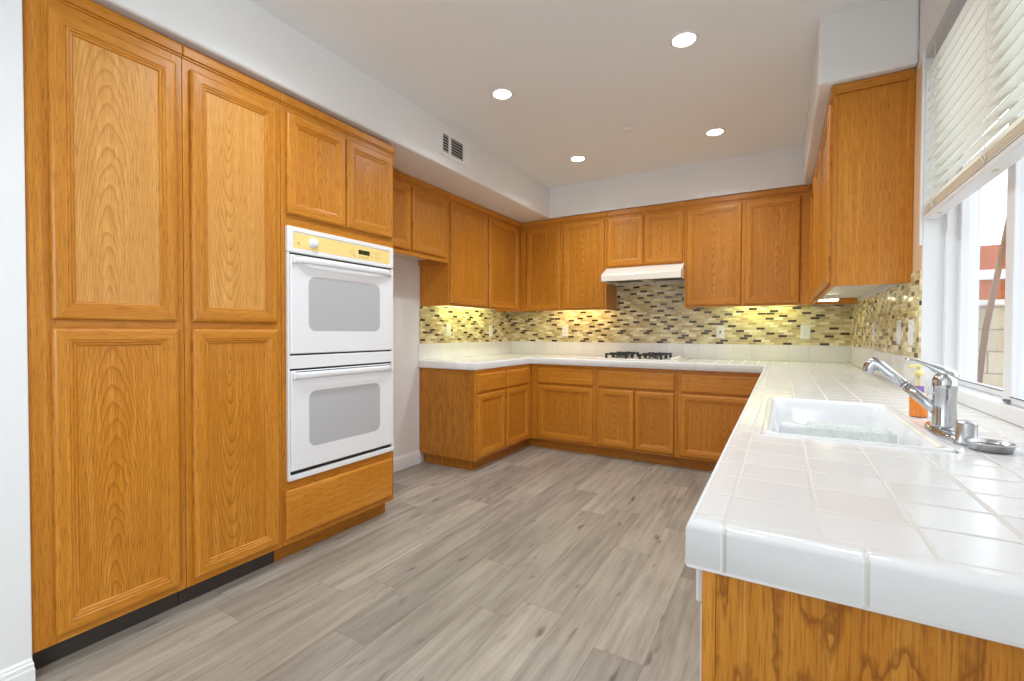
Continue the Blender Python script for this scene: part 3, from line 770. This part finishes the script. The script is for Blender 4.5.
# ------------------------------------------------------------------ sink, faucet and the things round them
def rrect(x0, x1, y0, y1, r, z, k=6):
    pts = []
    for cx, cy, s in ((x1-r, y0+r, -90), (x1-r, y1-r, 0), (x0+r, y1-r, 90), (x0+r, y0+r, 180)):
        for i in range(k):
            th = math.radians(s+90*i/(k-1)); pts.append((cx+r*math.cos(th), cy+r*math.sin(th), z))
    return pts
sk = thing('kitchen_sink', (2.91, -3.07, 0.72), 'white porcelain double sink set into the tiled peninsula', 'sink')
m = MB(); e = 0.0006
R = [rrect(SX0+e, SX1-e, SY0+e, SY1-e, 0.028, CT-0.03), rrect(SX0+e, SX1-e, SY0+e, SY1-e, 0.028, CT+0.002), rrect(SX0+0.004, SX1-0.004, SY0+0.004, SY1-0.004, 0.028, CT+0.006),
     rrect(SX0+0.016, SX1-0.016, SY0+0.016, SY1-0.016, 0.036, CT+0.004), rrect(SX0+0.024, SX1-0.024, SY0+0.024, SY1-0.024, 0.042, CT-0.006),
     rrect(SX0+0.030, SX1-0.030, SY0+0.030, SY1-0.030, 0.048, CT-0.05), rrect(SX0+0.040, SX1-0.040, SY0+0.040, SY1-0.040, 0.055, 0.755), rrect(SX0+0.060, SX1-0.060, SY0+0.060, SY1-0.060, 0.055, 0.735)]
m.loops(R, cap0=False); m.build('basin', M['porcelain'], sk)
m = MB(); m.box(SX0+0.040, SX1-0.040, -3.085, -3.045, 0.736, 0.884, 0.012, 4); m.build('divider', M['porcelain'], sk)
for yy in (-3.25, -2.88):
    m = MB(); m.lathe([(0.045, 0.7355), (0.045, 0.738), (0.034, 0.739), (0.030, 0.7365)], (2.91, yy, 0), n=24); m.build('drain', M['steel'], sk)
# a pebbled plastic saddle mat hangs over the divider
m = MB('z'); b = bmesh.new()
pr = [(-3.0885, 0.775), (-3.0885, 0.880), (-3.082, 0.8875), (-3.065, 0.8895), (-3.048, 0.8875), (-3.0415, 0.880), (-3.0415, 0.78)]
pr2 = [(y+(0.0025 if i > 3 else (-0.0025 if i < 3 else 0)), z+(0.0025 if 1 < i < 5 else 0)) for i, (y, z) in enumerate(pr)]
m.prism(pr+pr2[::-1], 'x', 2.84, 3.035)
tag(m.build('sink_mat', M['sinkmat']), 'pebbled translucent plastic mat draped over the sink divider', 'sink mat')

f = thing('kitchen_faucet', (3.118, -3.19, CT), 'chrome single lever kitchen faucet with angled pull out spout behind the sink', 'faucet')
def oval(cx, cy, rx, ry, z, n=32): return [(cx+rx*math.cos(2*math.pi*i/n), cy+ry*math.sin(2*math.pi*i/n), z) for i in range(n)]
FX, FY = 3.124, -3.185
m = MB(); m.loops([oval(FX, FY, 0.029, 0.115, CT+0.0006), oval(FX, FY, 0.029, 0.115, CT+0.006), oval(FX, FY, 0.025, 0.108, CT+0.011), oval(FX, FY, 0.018, 0.06, CT+0.0125)]); m.build('base_plate', M['chrome'], f)
m = MB(); m.lathe([(0.0265, CT+0.012), (0.0265, CT+0.020), (0.0245, CT+0.028), (0.0232, CT+0.060), (0.0232, CT+0.106), (0.0245, CT+0.108), (0.0245, CT+0.128), (0.0225, CT+0.137), (0.0165, CT+0.146), (0.006, CT+0.150)], (FX, FY, 0), n=32)
m.build('faucet_body', M['chrome'], f)
sp = Vector((FX-0.010, FY+0.004, CT+0.050)); hd = Vector((2.992, -3.140, 1.084))
m = MB(); dirv = (hd-sp)
m.tube([sp, sp+dirv*0.12, sp+dirv*0.50], [0.0135, 0.0130, 0.0122], 20)
m.tube([sp+dirv*0.505, sp+dirv*0.525], 0.0138, 20); 
so = m.build('spout', M['chrome'], f)
m = MB(); d1 = dirv.normalized(); hv = Vector((d1.x, d1.y, 0)).normalized()
pts = [sp+dirv*0.53, sp+dirv*0.75, hd-d1*0.012, hd+hv*0.002+Vector((0, 0, -0.001)), hd+hv*0.011+Vector((0, 0, -0.012)), hd+hv*0.013+Vector((0, 0, -0.024)), hd+hv*0.012+Vector((0, 0, -0.032))]
m.tube(pts, [0.0128, 0.0130, 0.0136, 0.0150, 0.0160, 0.0155, 0.0142], 20); m.build('spray_head', M['chrome'], so)
m = MB()
lv = [(FX+0.023, FY-0.004, CT+0.136), (FX+0.013, FY, CT+0.143), (FX-0.006, FY+0.006, CT+0.154), (FX-0.030, FY+0.012, CT+0.168), (FX-0.055, FY+0.018, CT+0.178), (FX-0.074, FY+0.022, CT+0.1815)]
m.tube(lv, [0.010, 0.0185, 0.0175, 0.0130, 0.0095, 0.006], 16, squash=[0.8, 0.9, 0.75, 0.5, 0.35, 0.35]); m.build('lever', M['chrome'], f)
m = MB(); m.lathe([(0.004, -0.0262), (0.004, -0.0235)], (FX, FY, CT+0.117), 'y', 12); m.build('index_dot', M['gasket'], f)

m = MB(); m.lathe([(0.022, CT+0.0006), (0.022, CT+0.006), (0.0185, CT+0.008), (0.0185, CT+0.046), (0.0165, CT+0.052), (0.010, CT+0.053)], (3.130, -3.323, 0), n=28)
tag(m.build('air_gap_cap', M['steel']), 'short steel cylindrical air gap cap beside the faucet', 'air gap')
st = thing('sink_strainer', (3.155, -3.372, CT), 'shallow steel sink strainer lying on the tiles by the air gap cap', 'strainer')
m = MB(); m.lathe([(0.030, CT+0.0006), (0.034, CT+0.002), (0.038, CT+0.015), (0.0395, CT+0.016), (0.0395, CT+0.018), (0.036, CT+0.0178), (0.032, CT+0.005), (0.0295, CT+0.0035)], (3.155, -3.372, 0), n=32); m.build('rim', M['steel'], st)
m = MB(); m.lathe([(0.0293, CT+0.0036), (0.0315, CT+0.0105), (0.010, CT+0.012)], (3.155, -3.372, 0), n=28); m.build('stopper', M['rubber'], st)
m = MB(); 
for dx in (-0.012, 0.012): m.lathe([(0.0022, CT+0.0115), (0.0022, CT+0.023)], (3.155+dx, -3.372-0.010, 0), n=10)
m.build('pin', M['plastic'], st)

sb = thing('soap_bottle', (3.125, -2.93, CT), 'clear pump bottle half full of orange dish soap behind the faucet', 'soap bottle')
m = MB(); m.loops([oval(3.125, -2.93, 0.0215, 0.026, CT+0.0006), oval(3.125, -2.93, 0.0225, 0.027, CT+0.006), oval(3.125, -2.93, 0.0225, 0.027, CT+0.088), oval(3.125, -2.93, 0.018, 0.022, CT+0.104), oval(3.125, -2.93, 0.011, 0.011, CT+0.113), oval(3.125, -2.93, 0.011, 0.011, CT+0.122)], cap1=False)
m.build('bottle', M['bottle'], sb)
m = MB(); m.loops([oval(3.125, -2.93, 0.0205, 0.025, CT+0.0025), oval(3.125, -2.93, 0.0213, 0.0258, CT+0.007), oval(3.125, -2.93, 0.0213, 0.0258, CT+0.068)]); m.build('soap', M['orange'], sb)
m = MB(); m.lathe([(0.012, CT+0.1222), (0.012, CT+0.134), (0.006, CT+0.136), (0.0045, CT+0.146), (0.009, CT+0.147), (0.009, CT+0.154), (0.003, CT+0.156)], (3.125, -2.93, 0), n=20)
m.tube([(3.125, -2.93, CT+0.1505), (3.105, -2.935, CT+0.151), (3.098, -2.937, CT+0.146)], 0.0038, 10)
m.tube([(3.125, -2.93, CT+0.0700), (3.125, -2.93, CT+0.121)], 0.0035, 10); m.build('pump', M['pump'], sb)
m = MB(); b = bmesh.new(); A = []; B = []
for i in range(9):
    th = math.radians(215+i*9); A.append(b.verts.new((3.125+0.0229*math.cos(th), -2.93+0.0274*math.sin(th), CT+0.074))); B.append(b.verts.new((3.125+0.0229*math.cos(th), -2.93+0.0274*math.sin(th), CT+0.094)))
    if i: b.faces.new((A[i-1], A[i], B[i], B[i-1]))
m.merge(b); m.build('label_sticker', M['label'], sb)

# ------------------------------------------------------------------ cooktop and hood
ck = thing('gas_cooktop', (1.637, -0.33, CT), 'cream gas cooktop with black iron grates on the back counter', 'cooktop')
m = MB(); m.loops([rrect(1.265, 2.010, -0.590, -0.075, 0.02, CT+0.0006), rrect(1.265, 2.010, -0.590, -0.075, 0.02, CT+0.007), rrect(1.270, 2.005, -0.585, -0.080, 0.02, CT+0.011), rrect(1.285, 1.990, -0.570, -0.095, 0.02, CT+0.0085)], smooth=False); m.build('cooktop_pan', M['cream_bounce_enamel'], ck)
zt = CT+0.0085
for cx in (1.447, 1.760):
    for gy in (-0.437, -0.223):
        g = MB(); r = 0.006; h = 0.094; zg = zt+0.046; x0, x1, ya, yb = cx-h, cx+h, gy-h, gy+h
        for p, q in (((x0, ya), (x1, ya)), ((x0, yb), (x1, yb)), ((x0, ya), (x0, yb)), ((x1, ya), (x1, yb))):
            g.box(min(p[0], q[0])-r, max(p[0], q[0])+r, min(p[1], q[1])-r, max(p[1], q[1])+r, zg-0.016, zg-0.002, 0.003)
        for sx, sy in ((1, 0), (-1, 0), (0, 1), (0, -1)):
            X0, X1 = (cx+sx*0.030, cx+sx*h) if sx else (cx-r, cx+r); Y0, Y1 = (gy+sy*0.030, gy+sy*h) if sy else (gy-r, gy+r)
            g.box(X0, X1, Y0, Y1, zg-0.012, zg+0.006, 0.003)
        for fx in (x0, x1):
            for fy in (ya, yb): g.box(fx-0.010, fx+0.010, fy-0.010, fy+0.010, zt+0.0005, zg+0.002, 0.003)
        g.build('grate', M['iron'], ck)
    for cyy, rr in ((-0.437, 0.042), (-0.223, 0.036)):
        bnr = MB(); bnr.lathe([(rr+0.020, zt+0.0003), (rr+0.018, zt+0.003), (rr, zt+0.004), (rr, zt+0.012), (rr*0.9, zt+0.014)], (cx, cyy, 0), n=24); bo = bnr.build('burner', M['alu'], ck)
        bc = MB(); bc.lathe([(rr*0.85, zt+0.0142), (rr*0.85, zt+0.020), (rr*0.7, zt+0.022)], (cx, cyy, 0), n=24); bc.build('burner_cap', M['iron'], bo)
for i in range(4):
    kn = MB(); kn.lathe([(0.019, zt+0.0003), (0.018, zt+0.006), (0.014, zt+0.008), (0.013, zt+0.020), (0.010, zt+0.022)], (1.945, -0.50+i*0.105, 0), n=20); kn.build('knob', M['cream_bounce_enamel'], ck)

hd_ = thing('range_hood', (1.647, -0.25, 1.645), 'cream under cabinet range hood above the cooktop', 'range hood')
m = MB(); hx0, hx1 = 1.2862, 2.0088
hp = [(-0.010, 1.7885), (-0.340, 1.7885), (-0.500, 1.706), (-0.503, 1.700), (-0.503, 1.648), (-0.498, 1.645), (-0.488, 1.645), (-0.488, 1.695), (-0.345, 1.772), (-0.022, 1.772), (-0.022, 1.645), (-0.010, 1.645)]
m.prism(hp, 'x', hx0+0.0016, hx1-0.0016)
ep = [(-0.0105, 1.788), (-0.340, 1.788), (-0.500, 1.7055), (-0.5025, 1.700), (-0.5025, 1.6455), (-0.0105, 1.6455)]
m.prism(ep, 'x', hx0, hx0+0.0015); m.prism(ep, 'x', hx1-0.0015, hx1); m.build('hood_shell', M['cream_bounce_enamel'], hd_)
m = MB(); m.box(hx0+0.03, 1.615, -0.478, -0.03, 1.676, 1.690); m.box(1.690, hx1-0.03, -0.478, -0.03, 1.676, 1.690); m.build('grease_filter', M['grease'], hd_)
m = MB(); m.box(1.618, 1.687, -0.485, -0.025, 1.655, 1.692, 0.004); m.build('center_beam', M['cream_bounce_enamel'], hd_)
m = MB()
for xx in (1.50, 1.56): m.lathe([(0.008, 1.6585), (0.008, 1.672), (0.012, 1.6755)], (xx, -0.470, 0), n=14)
m.build('switch', M['plastic'], hd_)

# ------------------------------------------------------------------ outlets and switches
def outlet(face, a, z, kind, label):
    t = thing('wall_outlet' if kind == 'duplex' else 'wall_switch', P3(face, a, z-0.057, 0), label, 'outlet' if kind == 'duplex' else 'switch', 'backsplash outlets and switches')
    m = MB(); m.loops([ring(face, a-0.036, a+0.036, z-0.058, z+0.058, 0.0003, 0.004), ring(face, a-0.036, a+0.036, z-0.058, z+0.058, 0.003, 0.004), ring(face, a-0.032, a+0.032, z-0.054, z+0.054, 0.0055, 0.004)], smooth=False); m.build('cover_plate', M['plastic'], t)
    if kind == 'duplex':
        for s in (-1, 1):
            m = MB(); m.loops([ring(face, a-0.016, a+0.016, z+s*0.020-0.014, z+s*0.020+0.014, 0.0056, 0.008), ring(face, a-0.016, a+0.016, z+s*0.020-0.014, z+s*0.020+0.014, 0.0072, 0.008)], smooth=False); so = m.build('socket', M['plastic'], t)
            m = MB()
            for q in (-0.006, 0.006): fbox(m, face, a+q-0.001, a+q+0.001, z+s*0.020-0.001, z+s*0.020+0.008, 0.0073, 0.0077)
            fbox(m, face, a-0.002, a+0.002, z+s*0.020-0.010, z+s*0.020-0.006, 0.0073, 0.0077); m.build('slot', M['slot'], so)
    elif kind == 'rocker':
        m = MB(); fbox(m, face, a-0.016, a+0.016, z-0.033, z+0.033, 0.0056, 0.009, 0.002); m.build('rocker', M['plastic'], t)
    else:
        m = MB(); fbox(m, face, a-0.005, a+0.005, z-0.012, z+0.012, 0.0056, 0.012, 0.002); m.build('toggle', M['slot'], t)
LF = ('x', T, 1); BF = ('y', -T, -1); RF = ('x', XR-T, -1)
outlet(LF, -1.198, 1.184, 'rocker', 'white switch plate on left mosaic wall nearest the fridge space')
outlet(LF, -0.452, 1.180, 'rocker', 'white switch plate on left mosaic wall near the corner')
outlet(BF, 0.704, 1.177, 'duplex', 'white outlet on mosaic wall left of the cooktop')
outlet(BF, 2.277, 1.170, 'toggle', 'beige switch plate with dark toggle right of the cooktop')
outlet(BF, 2.950, 1.174, 'duplex', 'white outlet on back mosaic wall near the right corner')
outlet(RF, -1.11, 1.172, 'duplex', 'white outlet on right mosaic wall nearest the corner')
outlet(RF, -1.825, 1.169, 'rocker', 'white switch plate on right mosaic wall, second from window')
outlet(RF, -2.068, 1.166, 'rocker', 'white switch plate on right mosaic wall, nearest the window')

# ------------------------------------------------------------------ ceiling fixtures
def can(x, y, label):
    t = thing('recessed_ceiling_light', (x, y, CZ), label, 'ceiling light', 'recessed ceiling lights')
    m = MB(); m.lathe([(0.055, -0.0005), (0.072, -0.0005), (0.070, -0.005), (0.060, -0.007), (0.055, -0.004)], (x, y, CZ), n=36, cap=False); m.build('trim_ring', M['plastic'], t)
    m = MB(); m.lathe([(0.0545, -0.0006), (0.0545, -0.003), (0.05, -0.0035)], (x, y, CZ), n=36); m.build('lens', M['can_lens'], t)
    d = bpy.data.lights.new('can_lamp', 'SPOT'); d.energy = SPOT_POWER; d.color = (0.86, 0.94, 1.0); d.spot_size = math.radians(150); d.spot_blend = 0.9; d.shadow_soft_size = 0.05
    o = bpy.data.objects.new('can_lamp', d); COL.objects.link(o); o.parent = t; o.location = (0, 0, -0.06)
can(2.325, -3.475, 'added recessed ceiling light, unseen, above the counter end'); can(1.243, -3.475, 'added recessed ceiling light, unseen, in front of the tall pantry cabinets')  # pair added out of view for more light from above
can(2.325, -2.237, 'round recessed ceiling light nearest the camera, right side'); can(1.243, -2.239, 'round recessed ceiling light nearest the left air vent')
can(1.246, -1.000, 'round recessed ceiling light near the left back corner'); can(2.328, -0.986, 'round recessed ceiling light near the right back corner')
m = MB(); m.lathe([(0.036, -0.0005), (0.036, -0.008), (0.028, -0.013), (0.006, -0.014)], (1.783, -1.356, CZ), n=24)
tag(m.build('sprinkler_cover', M['plastic']), 'small round white sprinkler cover in the middle of the ceiling', 'sprinkler')

VF = ('x', 0.678, 1)
vt = thing('air_vent', (0.684, -1.98, 2.42), 'white air vent grille with dark louvres on the left soffit', 'vent')
va0, va1, vz0, vz1 = -2.175, -1.795, 2.420, 2.600
m = MB()
h1, h2, h3, h4 = -2.125, -2.058, -2.030, -1.885; q0, q1 = 2.448, 2.572
for A0, A1, Z0, Z1 in ((va0, va1, q1, vz1), (va0, va1, vz0, q0), (va0, h1, q0, q1), (h2, h3, q0, q1), (h4, va1, q0, q1)): fbox(m, VF, A0, A1, Z0, Z1, 0.0003, 0.006)
m.build('vent_frame', M['white_trim'], vt)
m = MB(); fbox(m, VF, h1, h2, q0, q1, 0.0003, 0.0010); fbox(m, VF, h3, h4, q0, q1, 0.0003, 0.0010); m.build('vent_opening', M['black'], vt)
for A0, A1, n in ((h1, h2, 6), (h3, h4, 6)):
    for i in range(n):
        zc = q0+(i+0.5)*(q1-q0)/n
        m = MB(); fbox(m, VF, A0, A1, zc-0.0035, zc+0.0015, 0.0012, 0.005); m.build('louvre', M['greyrail'], vt)

# ------------------------------------------------------------------ window and blind
FXI = 3.318                       # room face of the window frame
wn = thing('window_1', (3.35, -2.83, CT), 'white vinyl sliding window over the sink', 'window')
wn['kind'] = 'structure'
m = MB(); z0, z1 = CT+0.0006, WTOP-0.001; ya, yb = WY2+0.001, WY-0.001
m.box(FXI, 3.43, ya, yb, z0, z0+0.045, 0.004); m.box(FXI, 3.43, ya, yb, z1-0.045, z1, 0.004); m.box(FXI+0.025, 3.43, yb-0.030, yb, z0+0.0455, z1-0.0455, 0.003); m.box(FXI+0.025, 3.43, ya, ya+0.030, z0+0.0455, z1-0.0455, 0.003)
m.build('window_frame', M['vinyl'], wn)
def sash(xc, s0, s1, label, stw=0.040):
    m = MB(); za, zb_ = z0+0.0458, z1-0.0458; h = 0.014
    m.box(xc-h, xc+h, s0, s0+stw, za, zb_, 0.003); m.box(xc-h, xc+h, s1-stw, s1, za, zb_, 0.003); m.box(xc-h, xc+h, s0+stw+0.0003, s1-stw-0.0003, za, za+0.022, 0.003); m.box(xc-h, xc+h, s0+stw+0.0003, s1-stw-0.0003, zb_-stw, zb_, 0.003)
    o = m.build('sash', M['vinyl'], wn); o['label'] = label
    g = MB(); g.box(xc-0.003, xc+0.003, s0+stw, s1-stw, za+0.0222, zb_-stw); g.build('glass_pane', M['glass'], o)
    q = MB(); q.box(xc-h-0.0012, xc-h-0.0002, s0+stw-0.006, s0+stw, za+0.02, zb_-stw); q.box(xc-h-0.0012, xc-h-0.0002, s0+stw, s1-stw, za+0.019, za+0.0225); q.build('gasket', M['gasket'], o)
    return o
sash(3.392, -2.862, WY-0.032, 'far fixed sash', 0.030); sd = sash(3.352, WY2+0.032, -2.812, 'near sliding sash', 0.056)
m = MB(); m.box(3.330, 3.3378, -2.872, -2.842, 0.965, 0.972); m.build('sash_latch', M['gasket'], sd)

bl = thing('window_blind', (3.31, -2.83, 1.63), 'white horizontal slat blind pulled halfway up in the sink window', 'blind')
bx = 3.302; bya, byb = WY2+0.006, WY-0.006
m = MB(); m.box(bx-0.028, bx+0.022, bya, byb, WTOP-0.048, WTOP-0.002, 0.003); m.build('headrail', M['greyrail'], bl)
def slat(zc, tilt, mat, w=0.052):
    b = bmesh.new(); mb = MB('y'); top_, bot = [], []
    for i in range(7):
        u = (i/6-0.5)*w; crown_ = 0.0022*(1-(2*u/w)**2)
        for lst, dz in ((top_, 0.0012), (bot, -0.0012)):
            X = u*math.cos(tilt)-(crown_+dz)*math.sin(tilt); Z = u*math.sin(tilt)+(crown_+dz)*math.cos(tilt)
            lst.append((bx+X, zc+Z))
    mb.prism(top_+bot[::-1], 'y', bya+0.002, byb-0.002, smooth=False)
    return mb.build('slat', mat, bl)
NS = 14
for i in range(NS): slat(1.716+i*0.0415, math.radians(25), M['slat'])
for i in range(5): slat(1.660+i*0.0070, math.radians(2), M['slat_y'])
m = MB(); m.box(bx-0.026, bx+0.024, bya+0.002, byb-0.002, 1.634, 1.654, 0.004, 3); br = m.build('bottom_rail', M['white_trim'], bl)
for yy in (-2.325, -2.865, -3.35):
    m = MB(); m.loops([oval(bx-0.004, yy, 0.009, 0.014, 1.6338, 20), oval(bx-0.004, yy, 0.008, 0.013, 1.6322, 20)]); m.build('rail_plug', M['plug'], br)
for yy in (-2.325, -2.865, -3.35):
    m = MB(); pts = [(bx-0.0275+0.002*math.sin(i*2.1), yy+0.0035*math.sin(i*1.3), 2.30-i*0.05) for i in range(14)]; m.tube(pts, 0.0013, 6)
    m.tube([(bx+0.026, yy, 2.30), (bx+0.026, yy, 1.66)], 0.0011, 6)
    m.tube([(bx-0.028, yy, 1.70), (bx-0.031, yy+0.012, 1.680), (bx-0.028, yy+0.006, 1.665), (bx-0.030, yy-0.010, 1.655), (bx-0.028, yy-0.006, 1.672), (bx-0.029, yy+0.003, 1.690)], 0.0016, 6)
    for i in range(NS): m.box(bx-0.026, bx+0.026, yy-0.003, yy+0.003, 1.6955+i*0.0415, 1.6965+i*0.0415)
    m.build('ladder_cord', M['cord'], bl)

# ------------------------------------------------------------------ outside the window
m = MB(); m.box(3.46, 12, -6, 16, -0.25, -0.12); struct(m.build('patio_ground', M['concrete']), 'pale concrete patio outside')
gt = thing('garden_wall', (6.4, 1.19, -0.12), 'beige block garden wall with pale cap outside the window', 'garden wall')
gw = MB('z'); gw.box(3.75, 9.0, 1.10, 1.28, -0.12, 1.42); gw.build('block_courses', M['block'], gt)
m = MB('x'); m.box(3.72, 9.0, 1.06, 1.32, 1.4205, 1.47, 0.006); m.build('cap_strip', M['white_trim'], gt)
hs = thing('neighbour_house', (7, 5, 0), 'terracotta stucco house with white band beyond the garden wall', 'house')
m = MB(); m.box(4.6, 12, 4.6, 9.0, -0.12, 2.45); m.build('house_wall', M['stucco_o'], hs)
m = MB(); m.box(4.55, 12, 4.54, 4.598, 1.95, 2.09, 0.005); m.build('wall_band', M['white_trim'], hs)
m = MB(); m.box(4.60, 5.05, 4.53, 4.59, 2.1, 3.05, 0.01); m.build('shutter_panel', M['greyvinyl'], hs)
pp = MB(); pp.box(3.66, 3.80, -0.78, -0.64, -0.12, 2.9, 0.008); tag(pp.build('patio_post', M['greypost']), 'pale grey patio post just outside the window', 'post')
pl = MB(); pl.tube([(4.24, 0.95, -0.11), (4.35, 0.98, 1.2), (4.56, 1.03, 2.6)], 0.022, 10); tag(pl.build('wooden_pole', M['polewood']), 'thin brown wooden pole leaning on the garden wall', 'pole')
